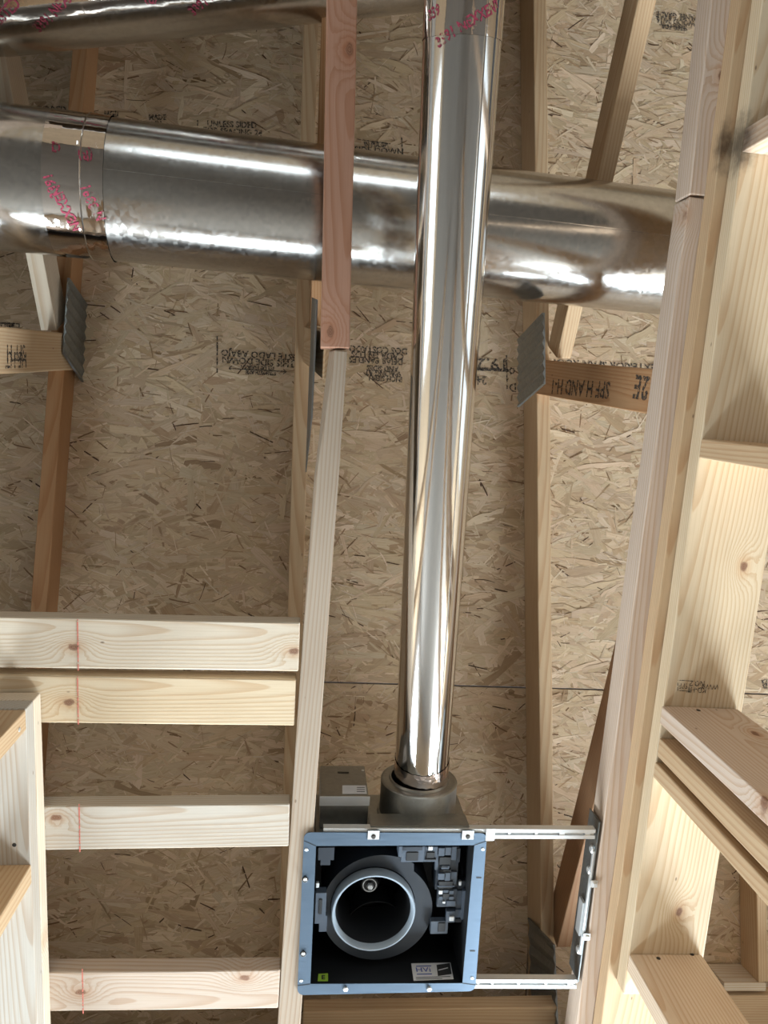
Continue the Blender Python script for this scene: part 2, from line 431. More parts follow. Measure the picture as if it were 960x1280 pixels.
# made-up slabs outside the frame, added to keep window light off parts of the deck
SHADE_SLAB = plain('shade_slab_grey', (0.42, 0.40, 0.37), 0.8)
bm = bmesh.new()
for (x0, x1, y0, y1) in ((-3.5, 0.9, 1.47, 1.75), (-3.5, 3.5, 1.75, 4.0), (-3.5, -1.15, -3.5, 1.47), (-1.15, 0.55, -3.5, -1.15), (-1.15, -0.76, -1.15, -0.1)):
    box_bm(bm, ((x0+x1)/2, (y0+y1)/2, 2.425), (x1-x0, y1-y0, 0.012))
bmesh.ops.remove_doubles(bm, verts=bm.verts, dist=1e-5)
structure('added_shade_slab', bm, SHADE_SLAB)

# ------------------------------------------------------------------ roof deck (the ceiling seen from below)
ceil = thing('ceiling', None, None, (0, 0, 3.09), kind='structure')
ys = [-3.6, -2.894, -1.674, -0.454, 0.766, 1.986, 3.206, 4.2]
panels = []
for i, (a, b) in enumerate(zip(ys, ys[1:])):
    xs = [-3.6, -1.86, 0.585 if i == 2 else 0.668, 3.6] if i % 2 == 0 else [-3.6, -2.46, -0.03, 2.42, 3.6]
    for x0, x1 in zip(xs, xs[1:]):
        g = 0.002
        p0 = Vector(((x0+x1)/2, (a+b)/2, roof_z((a+b)/2))); M = frame(p0, Vector((1, 0, 0)), Vector((0, RK, 1)))
        sl = math.sqrt(1+RK*RK)
        bm = bmesh.new(); box_bm(bm, (0, 0, 0.006), (x1-x0-2*g, (b-a)*sl-2*g, 0.012))
        panels.append(((x0, x1, a, b), link('osb_panel', bm, OSB, ceil, M)))
def strands(bounds, panel, seed):
    """the pressed wood strands of one panel, overlapping flakes with ragged ends, each of one colour"""
    x0, x1, a, b = bounds; rnd = random.Random(seed); g = 0.002
    X0, X1 = max(x0, -1.05), min(x1, 1.35); Y0, Y1 = max(a, -1.35), min(b, 1.75)
    if X1 <= X0 or Y1 <= Y0: return
    sl = math.sqrt(1+RK*RK); pcx, pcy = (x0+x1)/2, (a+b)/2; hx, hy = (x1-x0)/2-g, (b-a)*sl/2-g
    co, fs, colr, uvs = [], [], [], []
    area = (X1-X0)*(Y1-Y0)
    pal = [((0.40, 0.275, 0.16), 4), ((0.47, 0.345, 0.21), 16), ((0.53, 0.405, 0.26), 34), ((0.585, 0.46, 0.31), 30), ((0.64, 0.525, 0.375), 14), ((0.28, 0.175, 0.09), 1.5)]
    dark = [((0.09, 0.05, 0.028), 1.6), ((0.22, 0.135, 0.07), 2.5), ((0.36, 0.245, 0.14), 5), ((0.66, 0.55, 0.40), 6)]
    def pick(t):
        r = rnd.uniform(0, sum(q for _, q in t))
        for c, q in t:
            r -= q
            if r <= 0: break
        v = rnd.uniform(0.88, 1.12); k = 0.30 if t is pal else 0.0; m_ = (0.54, 0.42, 0.275); c = tuple(a*(1-k)+b*k for a, b in zip(c, m_)); return (c[0]*v*1.05, c[1]*v*rnd.uniform(.97, 1.03)*1.03, c[2]*v*1.06)
    kinds = [(int(area*1000), (.045, .085), (.018, .042), pal, 0.0, 0.0010, 0.42), (int(area*900), (.030, .075), (.009, .026), pal, 0.0006, 0.0015, 0.5),
             (int(area*1000), (.014, .042), (.0025, .0065), pal, 0.0009, 0.0018, 0.6), (int(area*850), (.006, .034), (.0009, .0042), dark, 0.0010, 0.0019, 0.6)]
    for n, Lr, Wr, tab, z0, z1, spread in kinds:
        for _ in range(n):
            L, W = rnd.uniform(*Lr), rnd.uniform(*Wr)*0.5
            ang = rnd.gauss(0.05, spread) if rnd.random() < 0.86 else rnd.uniform(-1.57, 1.57)
            cx, cy = rnd.uniform(X0, X1)-pcx, (rnd.uniform(Y0, Y1)-pcy)*sl
            z = -rnd.uniform(z0, z1); tx, ty = rnd.gauss(0, .006), rnd.gauss(0, .038); ca, sa = math.cos(ang), math.sin(ang)
            bow = rnd.gauss(0, 0.04)
            up_, dn_ = [], []
            for k in range(6):
                t = -1+2*k/5; e = (0.0 if k in (0, 5) else 1.0)
                wv = W*(1+rnd.uniform(-.22, .16)); c_ = bow*L*(1-t*t)
                up_.append((t*L+rnd.uniform(-.12, .12)*L*0.5, c_+wv*rnd.uniform(.75, 1) if not e else c_+wv)); dn_.append((t*L+rnd.uniform(-.12, .12)*L*0.5, c_-W*(1+rnd.uniform(-.22, .16))*(1 if e else rnd.uniform(.6, 1))))
            poly = dn_ + up_[::-1]; i0 = len(co); o1, o2 = rnd.uniform(0, 90), rnd.uniform(0, 90)
            for lx, ly in poly:
                x = min(hx, max(-hx, cx+lx*ca-ly*sa)); y = min(hy, max(-hy, cy+lx*sa+ly*ca))
                co.append((x, y, min(-0.0001, z+lx*tx+ly*ty))); uvs.append((lx+o1, ly+o2))
            fs.append(list(range(i0, i0+len(poly)))); colr.append(pick(tab))
    me = bpy.data.meshes.new('strands'); me.from_pydata(co, [], fs)
    at = me.attributes.new('strand', 'FLOAT_COLOR', 'FACE')
    at.data.foreach_set('color', [v for c in colr for v in (c[0], c[1], c[2], 1.0)])
    uv = me.uv_layers.new(name='UVMap'); li = np.empty(len(me.loops), dtype=np.int32); me.loops.foreach_get('vertex_index', li)
    uv.data.foreach_set('uv', np.array(uvs, dtype=np.float32)[li].ravel())
    me.materials.append(STRAND); o = bpy.data.objects.new('strands', me); COL.objects.link(o)
    o['kind'] = 'stuff'; o.parent = panel; PW[o.name] = PW[panel.name]; o.matrix_local = Matrix.Identity(4)
for i, (bd_, o) in enumerate(panels): strands(bd_, o, 100+i)
def panel_at(px, py):
    p = PR(px, py)
    for (x0, x1, a, b), o in panels:
        if x0 <= p.x < x1 and a <= p.y < b: return o
    return panels[0][1]
def PRS(px, py): return PR(px, py, 0.0022)
def stamp(body, px, py, h, rot=0, sx=0.85): return lettering(body, px, py, h, INK, panel_at(px, py), PRS, rot, sx)
def stroke(x0, y0, x1, y1, wd): return mark(x0, y0, x1, y1, wd, INK, panel_at(x0, y0), PRS)
stamp('MADE', 197, 147, 7); stamp('IN', 198, 154.5, 7)
stamp('UNLESS SIDED', 290, 156, 8, 2, 0.9); stamp('FOR SPACING 24', 291, 165, 8, 3, 0.9); stroke(247, 150, 247, 164, 1.4)
stamp('EXP RCD', 64, 137, 8); stamp('HGI', 138, 143, 8); stroke(147, 140, 147, 150, 1.6)
stamp('IN PULGA', 470, 181, 6, 2); stamp('SIDE DOWN', 474, 189, 8.5, 3, 0.95); stamp('LADO ABAJO', 482, 198, 6, 3); stroke(446, 174, 488, 180, 1.3); stroke(502, 172, 503, 194, 1.5)
# upside-down stamps
stamp('ESTE LADO ABAJO', 324, 443.5, 8.5, 184, 1.0); stamp('THIS SIDE DOWN', 323, 452, 8.5, 184, 1.0); stamp('EJE DE FUERZA', 322, 460, 5.5, 183); stamp('STRENGTH AXIS', 326, 466, 4.5, 183)
stroke(271.5, 420, 271.5, 467, 1.8); stroke(286, 460.5, 358, 464.5, 1.3)
for x, y, d in ((286, 460.5, 1), (358, 464.5, -1)):
    stroke(x, y, x+4*d, y-3, 1.0); stroke(x, y, x+4*d, y+3, 1.0)
stamp('DOS COSTADO', 473, 437, 8, 183, 0.95); stamp('CADA EN LOS', 472, 444, 8, 183, 0.95); stamp('DEJAR PANELES', 470, 450.5, 8, 183, 0.9)
stamp('AND SIDES', 478, 460.5, 7, 183); stamp('SPACING AT', 479, 466.5, 7, 183); stamp('INCH SIEBU', 482, 473, 7, 183)
stamp('19.2', 616, 455, 16, 181, 1.1); stroke(594, 461, 636, 463, 4.0); stroke(633, 444, 634, 486, 1.6); stamp('24', 602, 475, 11, 181); stamp('D', 641, 484, 11, 181); stamp('O', 640, 463, 8, 181)
stamp('EXTERIOR SPAN ROOF', 755, 456, 9, 183, 1.05)
stamp('PANEL GRADE', 846, 20, 7, 186); stamp('WOOD 24/16', 845, 27, 7, 186); stamp('SIZED FOR', 843, 34, 6, 186); stroke(824, 31, 858, 36, 1.5)
stamp('MILL', 8, 407, 9, 180); stroke(0, 404, 24, 405, 1.2); stroke(24, 405, 24, 412, 1.2)
stamp('B', 956, 854, 12, 180)

# ------------------------------------------------------------------ roof trusses
CH = 0.060
def lerp(a, b, t): return a + (b-a)*t
def web(name, a, b, side, tint, tr, parent_knots=(), w=0.089):
    return board(name, a, b, w, 0.038, tint, tr, up=Vector((side, 0, 0)), knots=parent_knots)
DN = 0.089*1.01 # top chord depth
# right truss
tr = thing('roof_truss', 'right roof truss over the fan bracket, its bottom chord hugging the framed wall', 'truss', P(731, 1280, ZB), 'roof trusses under the strand board deck')
board('bottom_chord', P(874, 247, ZB), P(725, 1320, ZB), 0.038, CH, PINK, tr, knots=[(855, 268)])
board('bottom_chord', P(924, -190, ZB), P(874.3, 244, ZB), 0.038, CH, PINK, tr, knots=[(902, 95)])
tc0, tc1 = PR(673, -250, DN), PR(686, 1330, DN)
board('top_chord', tc0, tc1, 0.038, 0.089, TAN, tr, up=Vector((-0.13, RK, 1)))
wT, wB = PR(664, 470, 0.06), P(818, 490, ZB+0.05)
web('web', wT, wB, 1, FIR, tr)
web_r = tr.children[-1]
web('web', PR(690, 440, 0.12), P(920, -581, ZB+0.03), 1, TAN, tr)
web('web', PR(690, 1165, 0.075), P(812, 680, ZB+0.064), 1, DARK, tr)
nX = Vector((-1, 0, 0))
cpl = (wT + PR(664, 500, 0.06))/2
def PX(px, py, x): return PPL(px, py, Vector((x, 0, 0)), Vector((1, 0, 0)))
xf = min(wT.x, tc0.x-0.019, PR(674, 470, DN).x-0.019) - 0.003
quad_plate('nail_plate', [PX(649, 425, xf), PX(681, 391, xf), PX(682, 480, xf), PX(649, 509, xf)], 0.0015, PLATE, tr, nX, 7)
xf2 = PR(683, 1170, DN).x-0.019-0.006
quad_plate('nail_plate', [PX(662, 1147, xf2), PX(694, 1181, xf2), PX(699, 1305, xf2), PX(668, 1305, xf2)], 0.0015, PLATE, tr, nX, 7)
wn = (wB-wT).normalized().cross(Vector((0, 1, 0)))
def on_web(px, py): return PPL(px, py, wT, wn)
lettering('SPF H AND H-1', 723, 484, 10, INK, web_r, on_web, 184, 0.8)
lettering('2E', 802, 483, 17, INK, web_r, on_web, 190, 0.8, bold=0.0015); lettering('.', 806, 505, 22, INK, web_r, on_web, 190)
# middle truss
tr = thing('roof_truss', 'middle roof truss whose reddish chord passes under the wide duct, left of the fan pipe', 'truss', P(363, 1260, ZB), 'roof trusses under the strand board deck')
def scarf(rows, bm):                     # torn corner where the lower chord meets its splice
    for i, k in ((0, 0.55), (1, 0.12)):
        r = rows[i]
        for q in (1, 2): r[q].co.y -= 0.045*k if q == 1 else 0.045*k*0.6
board('bottom_chord', P(418, 437, ZB), P(352, 1420, ZB), 0.047, CH, CHORD, tr, chip=scarf)
board('bottom_chord', P(431.5, -200, ZB), P(419, 435, ZB), 0.053, CH, RED_FIR, tr, knots=[(437, 62), (413, 415)])
board('top_chord', PR(396, -250, DN), PR(354, 1330, DN), 0.038, 0.089, TAN, tr, up=Vector((0, RK, 1)))
mw = web('web', PR(379, 430, 0.07), P(405, 445, ZB+CH+0.002), 1, TAN, tr)
web('web', PR(388, 400, 0.12), P(424, -560, ZB+CH), 1, FIR, tr)
xm = P(404, 440, ZB).x-0.010
quad_plate('nail_plate', [P(397.5, 375, 2.50), P(391, 372, 2.86), P(383, 590, 2.86), P(391, 520, 2.50)], 0.0025, PLATE, tr, nX)
# left truss
tr = thing('roof_truss', 'left roof truss behind the taped duct joint, with brown top chord and pale diagonal', 'truss', P(-40, 900, ZB), 'roof trusses under the strand board deck')
board('bottom_chord', P(-40, -300, ZB), P(-75, 1330, ZB), 0.038, CH, PINK, tr)
board('top_chord', PR(123, -250, DN), PR(6, 1330, DN), 0.038, 0.089, BROWN, tr, up=Vector((0, RK, 1)))
lT, lB = PR(92, 440, 0.07), P(-34, 437, ZB+CH*0.5)
web_l = web('web', lT, lB, -1, TAN, tr)
web('web', PR(78, 405, 0.12), P(-85, -480, ZB+0.04), -1, PALE, tr)
xl = max(PR(68, 440, DN).x+0.019, lT.x)+0.003
quad_plate('nail_plate', [PX(109, 384, xl), PX(84, 347, xl), PX(78, 442, xl), PX(102, 478, xl)], 0.0015, PLATE, tr, -nX, 7)
ln = (lB-lT).normalized().cross(Vector((0, 1, 0)))
def on_lweb(px, py): return PPL(px, py, lT, ln)
lettering('SPF H', 20, 440, 8, INK, web_l, on_lweb, 180, 0.9); lettering('HF HT', 20, 449, 8, INK, web_l, on_lweb, 180, 0.9)

# ------------------------------------------------------------------ ceiling blocks left of the middle truss
def on_ceiling(px, py): return P(px, py, ZB)
def block(y_l, y_r, xr, tint, label, line, knots=(), z=ZB, wd=0.089):
    """flat 2x4 between the trusses: the middle of its face crosses the picture from y_l (x=0) to y_r (x=xr)"""
    def yy(x): return y_l + (y_r-y_l)*x/xr
    o = board('ceiling_block', P(-52, yy(-52), z), P(xr, yy(xr), z), wd, 0.038, tint, None, knots=knots)
    tag(o, label, 'block', 'flat ceiling blocks left of the middle truss')
    if line:
        x0, y0, y1 = line
        mark(x0, y0, x0+1, y1, 1.6, CHALK, o, lambda a, b: P(a, b, z), name='chalk_line')
    return o
b1 = block(803, 809, 374, PALE, 'topmost pale block of the ladder, with a large knot beside its red line', (97, 774, 838), [(92, 809), (367, 814)], z=ZB-0.001, wd=0.098)
b2 = block(873.5, 878.5, 369, CREAM, 'yellowish block fixed directly under the topmost block of the ladder', (97, 845, 906), [(86, 878)], z=ZB+0.003, wd=0.095)
block(1036.5, 1031.5, 361.5, (0.49, 0.44, 0.375), 'pale block alone in the middle of the ladder, third from the top', (99, 1005, 1065), [(70, 1022)], wd=0.092)
block(1240.5, 1236.5, 349, (0.52, 0.43, 0.355), 'lowest block of the ladder, pinkish with several small knots', (103, 1211, 1267), [(306, 1222), (101, 1240)])
o = board('ceiling_block', P(378, 1286, 2.60), P(695, 1279, 2.60), 0.089, 0.038, TAN, None)
tag(o, 'brown block high behind the lower edge of the fan housing', 'block')

# ------------------------------------------------------------------ right wall framing: two top plates and studs
ZP = 2.354
def right_edge(py): return 886 - 0.1404*(py-480)
pw = 0.162
def plate_line(py, z, shift=0.0):
    e = P(right_edge(py), py, ZP); e.z = z; e.x += shift
    return e
def plate(y0, y1, z, shift, tint, label, knots):
    a, b = plate_line(y0, z), plate_line(y1, z); d = (b-a).normalized(); n = Vector((-d.y, d.x, 0)); n = n if n.x > 0 else -n
    o = board('top_plate', a+n*(pw/2+shift), b+n*(pw/2+shift), pw, 0.0375, tint, None, knots=knots)
    return tag(o, label, 'plate', 'doubled top plate of the right wall')
plate(-260, 1243, ZP, 0.0, CREAM, 'lower top plate of the right wall, yellow board with round knots above the studs', [(930, 708), (849, 1140)])
plate(-260, 1360, ZP+0.0385, -0.020, TAN, 'upper top plate of the right wall, thin brown edge beside the truss', [(938, 375)])
pd = (plate_line(1000, ZP)-plate_line(400, ZP)).normalized(); pn = Vector((-pd.y, pd.x, 0)); pn = pn if pn.x > 0 else -pn
def stud(px_y, t, tint, label, zt=ZP, z0=0.0, inset=0.0, knots=(), lean=(0, 0), width=0.155):
    """full-height stud under the plate; px_y is where its picture-upper face meets the plate's left edge"""
    e = plate_line(px_y, zt) + pn*inset
    p = e + pn*(width/2)
    up = pd*1.0
    o = board('wall_stud', p+Vector((0, 0, -0.0005)), Vector((p.x+lean[0], p.y+lean[1], z0)), width, t, tint, None, up=up, knots=knots)
    return tag(o, label, 'stud', 'studs of the right wall')
def nails(o, pts):
    M = PW[o.name]; n = -(M.to_3x3() @ Vector((0, 0, 1))); p0 = M @ Vector((1, 0, 0))
    for a, b in pts: disc('nail', PPL(a, b, p0, n), n, 0.0042, 0.0012, NAIL, o)
nails(stud(1192, 0.038, (0.68, 0.55, 0.42), 'lowest wall stud on the right with two nail heads near the plate', knots=[]), [(823, 1198), (865, 1193)])
nails(stud(882, 0.036, PINK, 'pinkish wall stud with a dark knot, first of the three crowded under the plate', inset=-0.004, knots=[(944, 917), (955, 998)]), [(873, 888)])
stud(922, 0.0375, TAN, 'middle one of the three crowded wall studs on the right', inset=0.0)
stud(952, 0.032, TAN, 'grey brown wall stud, lowest of the three crowded together', inset=-0.002)
stud(548, 0.036, TAN, 'short looking horizontal stud end meeting the yellow plate above its knot', inset=0.0)
stud(160, 0.040, GREYW, 'topmost wall stud on the right with black mould stain near its end', inset=0.0)
def on_plate(px, py): return P(px, py, ZP)
pl = [o for o in COL.objects if o.name == 'top_plate'][0]
lettering('SPF', 854, 857, 7, INK, pl, on_plate, 182, bold=0.0); lettering('KD-HT\nNO.2', 871, 858, 7, INK, pl, on_plate, 182, bold=0.0002); lettering('WWP', 888, 858, 7, INK, pl, on_plate, 182, bold=0.0)
for q in ((847, 850, 862, 851), (847, 863, 862, 864), (847, 850, 847, 863), (862, 851, 862, 864)): mark(*q, 0.9, INK, pl, on_plate)

d_ = [o for o in COL.objects if o.get('label', '').startswith('topmost wall stud')][0]
for o in [d_] + [o for o in COL.objects if o.name.startswith('top_plate')]:
    q = PW[o.name].inverted() @ P(914, 178, ZP+0.012); o['stain'] = [q.x, q.y, q.z]
# blocking beyond the wall plate, bottom right corner
o = board('roof_blocking', PR(951, 1060, 0.10), PR(954, 1228, 0.10), 0.028, 0.085, TAN, None, up=Vector((0, RK, 1)))
tag(o, 'thin brown upright strip against the roof deck in the lower right corner', 'blocking')
o = board('roof_blocking', PR(905, 1234, 0.10), PR(958, 1234, 0.10), 0.024, 0.09, PALE, None, up=Vector((0, RK, 1)))
tag(o, 'pale narrow strip lying across behind the lowest right stud', 'blocking')
o = board('roof_blocking', PR(900, 1275, 0.10), PR(1010, 1275, 0.10), 0.13, 0.04, TAN, None, up=Vector((0, RK, 1)))
tag(o, 'wide brown board in the lower right corner beyond the studs', 'blocking')

# ------------------------------------------------------------------ left wall framing
def left_edge(py): return 51 + (py-865)*13.5/415
def lp(py, z):
    e = P(left_edge(py), py, ZB); return Vector((e.x, e.y, z))
ld = (lp(1280, 0)-lp(865, 0)).normalized(); lnrm = Vector((ld.y, -ld.x, 0)); lnrm = lnrm if lnrm.x < 0 else -lnrm
for k, (z, lab, tn) in enumerate(((ZB-0.038, 'upper top plate of the left wall, touching the pale ceiling blocks', WHITE), (ZB-0.0765, 'lower top plate of the left wall, bright cut edge above the two studs', WHITE))):
    a, b = lp(865, z), lp(1400, z)
    o = board('top_plate', a+lnrm*0.0445, b+lnrm*0.0445, 0.089, 0.0375, tn if k else PALE, None, knots=[(57, 1180)] if k == 0 else [])
    tag(o, lab, 'plate', 'doubled top plate of the left wall')
def left_stud(px_y, tint, label, knots=()):
    e = P(left_edge(px_y)-0.0, px_y, ZB); e = Vector((e.x, e.y, ZB-0.077))
    M0 = e + lnrm*0.0445
    o = board('wall_stud', M0, Vector((M0.x, M0.y, 0)), 0.089, 0.038, tint, None, up=ld, knots=knots)
    return tag(o, label, 'stud', 'studs of the left wall')
s1 = left_stud(866, TAN, 'upper wall stud of the left wall with a shiny nail, at the plate end')
s2 = left_stud(1050, TAN, 'lower wall stud of the left wall under the bright plate')

n_ = -lnrm; disc('nail', PPL(24, 912, P(left_edge(866), 866, ZB), n_), n_, 0.004, 0.0015, ZINC, s1)
disc('nail', P(18, 1056, ZB-0.0765), Vector((0, 0, -1)), 0.004, 0.001, NAIL, [o for o in COL.objects if o.name.startswith('top_plate')][3])

# ------------------------------------------------------------------ ducts
def pipe_frame(a, b):
    M = frame(a, b-a, Vector((0, 0, 1))); return M, (b-a).length
# wide duct crossing the trusses
A, Bp = P(-60, 216, 1+1.60), P(900, 325, 1+1.73)
M, L = pipe_frame(A, Bp); rb = 0.131
duct = thing('round_duct', 'wide galvanised round duct crossing above the middle truss with a taped joint', 'duct', A)
def along(M, px, py):
    """axis distance of the point of the axis line seen nearest that pixel column"""
    best = None
    for i in range(1001):
        q = M @ Vector((i/1000*2.6, 0, 0)); v = q-CAM
        z = v.dot(FW); x = CX + F_PX*v.dot(R)/z; y = CY + F_PX*v.dot(D)/z
        e = (x-px)**2 + (y-py)**2
        if best is None or e < best[0]: best = (e, i/1000*2.6)
    return best[1]
xj = along(M, 116, 234)
def shell(name, prof_pts, M, mat, parent, t=0.0012, seg=72):
    return lathe(name, prof_pts + [(x, r-t) for x, r in reversed(prof_pts)], M, mat, parent, seg, close=True)
shell('duct_section', [(0, rb+0.0006), (xj-0.004, rb+0.0006), (xj, rb+0.0003)], M, GALV, duct)
shell('duct_section', [(xj, rb), (L-0.20, rb), (L, rb)], M, GALV, duct)
def crumple_band(name, x0, x1, r, M, mat, parent, amp, seg=80, rows=10, seed=1):
    rnd = random.Random(seed); bm = bmesh.new(); rings = []
    for i in range(rows+1):
        x = x0+(x1-x0)*i/rows
        rings.append([bm.verts.new((x + (rnd.uniform(-1, 1)*amp*1.5 if i in (0, rows) else 0), (r+abs(rnd.gauss(0, amp)))*math.cos(2*math.pi*k/seg), (r+abs(rnd.gauss(0, amp)))*math.sin(2*math.pi*k/seg))) for k in range(seg)])
    for a, b in zip(rings, rings[1:]):
        for k in range(seg): bm.faces.new((a[k], a[(k+1) % seg], b[(k+1) % seg], b[k]))
    return link(name, bm, mat, parent, M, True)
crumple_band('tape', xj-0.062, xj+0.002, rb+0.0011, M, TAPE, duct, 0.00025, seed=2)
t2 = crumple_band('tape', xj-0.004, xj+0.042, rb+0.0018, M, TAPE, duct, 0.0003, seed=3)
tp = duct.children[-2]
# the side that faces the camera: angle about the axis
def facing(M, x):
    q = M @ Vector((x, 0, 0)); v = M.to_3x3().inverted() @ (CAM-q); return math.atan2(v.z, v.y)
th = facing(M, xj)
yc = 1 if (M.to_3x3() @ Vector((0, math.cos(th+0.5), math.sin(th+0.5)))).y > (M.to_3x3() @ Vector((0, math.cos(th-0.5), math.sin(th-0.5)))).y else -1
for xx, tt, body, rot, par in ((xj-0.044, 0.02, '3391', 1.90, tp), (xj-0.022, 0.30, 'NEXXEN', 1.98, tp), (xj+0.020, 0.10, '3391', 1.95, t2), (xj+0.012, -0.42, '(R)', 3.3, t2), (xj-0.038, -0.48, 'D', 0.1, tp), (xj+0.036, 0.34, 'N', 1.9, t2)):
    wrap_text(body, 0.026, M, rb+0.0021, xx, th+yc*tt, rot, RED, par)
# a rolled bead and the lengthwise seam
shell('seam', [(xj+0.001, rb+0.0015), (xj+0.003, rb+0.0032), (xj+0.005, rb+0.0015)], M, GALV, duct)
bm = bmesh.new(); ts = th - yc*0.28
for i in range(2):
    pass
box_bm(bm, ((xj+0.02+L)/2, rb*math.cos(ts), rb*math.sin(ts)), (L-xj-0.02, 0.0016, 0.0016)); link('seam', bm, GALV, duct, M)

# fan pipe
A, Bp = P(526, 975, 1+1.555), P(587.5, -130, 1+1.175)
M, L = pipe_frame(A, Bp); rp = 0.0575
A = M @ Vector((0.0, 0, 0))
fp = thing('fan_pipe', 'bright tin exhaust pipe rising from the fan collar across the wide duct', 'duct', A)
xt = along(M, 577, 28)
xs_ = along(M, 558, 372)
shell('pipe_section', [(0, rp), (xs_, rp)], M, BRIGHT, fp, 0.0008); shell('pipe_section', [(xs_-0.002, rp+0.0006), (L, rp+0.0006)], M, BRIGHT, fp, 0.0008)
tb = crumple_band('tape', along(M, 576, 52), L-0.02, rp+0.0012, M, TAPE, fp, 0.0003, seed=5)
crumple_band('foil_tape', 0.008, 0.062, rp+0.0006, M, FOIL, fp, 0.0009, rows=8, seed=6)
th = facing(M, xt)
for xx, tt, body, rot in ((xt-0.010, 0.10, '3391 NEXXEN', 0.5), (xt+0.005, -0.80, '339', 0.3), (xt+0.02, 0.85, 'R', 0.0)):
    wrap_text(body, 0.020, M, rp+0.0008, xx, th+tt, -math.pi/2+rot, RED, tb)
bm = bmesh.new(); ts = th+0.62
box_bm(bm, (L/2, (rp+0.0006)*math.cos(ts), (rp+0.0006)*math.sin(ts)), (L*0.96, 0.0012, 0.0022)); link('seam', bm, BRIGHT, fp, M)

# duct at the top left corner
A, Bp = P(-90, -21, 1+1.66), P(640, -92, 1+1.72)
M, L = pipe_frame(A, Bp)
d2 = thing('round_duct', 'taped round duct cut off by the top edge of the picture at left', 'duct', A)
shell('duct_section', [(0, rb), (L, rb)], M, GALV, d2)
th = facing(M, 0.5)
yc = 1 if (M.to_3x3() @ Vector((0, math.cos(th+0.5), math.sin(th+0.5)))).y > (M.to_3x3() @ Vector((0, math.cos(th-0.5), math.sin(th-0.5)))).y else -1
# a strip of printed foil tape laid along the duct
bm = bmesh.new(); rnd = random.Random(9); rows = []
for i in range(61):
    x = 0.02+(L-0.05)*i/60
    rows.append([bm.verts.new((x, (rb+0.0010+abs(rnd.gauss(0, .0005)))*math.cos(th+yc*a), (rb+0.0010+abs(rnd.gauss(0, .0005)))*math.sin(th+yc*a))) for a in [0.10+0.09*j + (rnd.uniform(-.02, .02) if j == 5 else 0) for j in range(6)]])
for a, b in zip(rows, rows[1:]):
    for k in range(5): bm.faces.new((a[k], a[k+1], b[k+1], b[k]))
ft = link('foil_tape', bm, FOIL2 if 'FOIL2' in globals() else TAPE, d2, M, True)
for px, body, rot in ((72, '3391 NEXXEN', 0.6), (183, '(R)', math.pi), (262, '3391 NEXXEN', 0.6), (8, 'LISTED', 0.55)):
    wrap_text(body, 0.026, M, rb+0.0016, along(M, px, -40), th+yc*0.42, rot, RED, ft)

# ------------------------------------------------------------------ exhaust fan
ZF = ZB-0.005
fan = thing('exhaust_fan', 'square ceiling exhaust fan housing with steel flange and open blower', 'fan', P(488, 1141, ZF))
def FZ(px, py, h=0.0): return P(px, py, ZF+h)
def ring_plate(name, outer, inner, t, mat, parent):
    """flat flange between two outlines (lists of points in the same order), thickness t upward"""
    bm = bmesh.new(); c = sum(outer, Vector())/len(outer); n = len(outer)
    vs = [[bm.verts.new(p-c+Vector((0, 0, z))) for p in pts] for pts in (outer, inner) for z in (0, t)]
    ob, ot, ib, it = vs
    for k in range(n):
        j = (k+1) % n
        bm.faces.new((ob[k], ob[j], ib[j], ib[k])); bm.faces.new((ot[k], it[k], it[j], ot[j]))
        bm.faces.new((ob[k], ot[k], ot[j], ob[j])); bm.faces.new((ib[k], ib[j], it[j], it[k]))
    return link(name, bm, mat, parent, Matrix.Translation(c))
def rounded(cs, r, seg=6):
    """corner points (pixels) -> outline with rounded corners, in pixels"""
    out = []; n = len(cs)
    for i in range(n):
        p, a, b = Vector(cs[i]).to_2d(), Vector(cs[i-1]).to_2d(), Vector(cs[(i+1) % n]).to_2d()
        u, v = (a-p).normalized()*r, (b-p).normalized()*r
        for k in range(seg+1):
            t = k/seg; q = p+u; m = p; e = p+v
            out.append((q*(1-t)**2 + m*2*t*(1-t) + e*t*t))
    return out
OUT = [(380, 1040.5), (609, 1041.5), (594, 1239), (371.5, 1244)]
INN = [(395, 1057.5), (593, 1056.5), (578, 1229), (388, 1230)]
ring_plate('flange', [FZ(*p) for p in rounded(OUT, 9)], [FZ(*p) for p in rounded(INN, 1.0)], 0.0018, FLANGE, fan)
# turned-up edge of the flange and corner seams
for k, (a, b) in enumerate(zip(OUT, OUT[1:]+OUT[:1])):
    ia, ib_ = INN[k], INN[(k+1) % 4]
for (x0, y0, x1, y1) in ((380, 1051, 395, 1057.5), (609, 1051, 593, 1056.5), (594, 1231, 578, 1229), (372, 1232, 388, 1230)):
    mark(x0, y0, x1, y1, 0.8, BLACK, fan, lambda a, b: FZ(a, b), name='corner_seam', lift=0.0004)
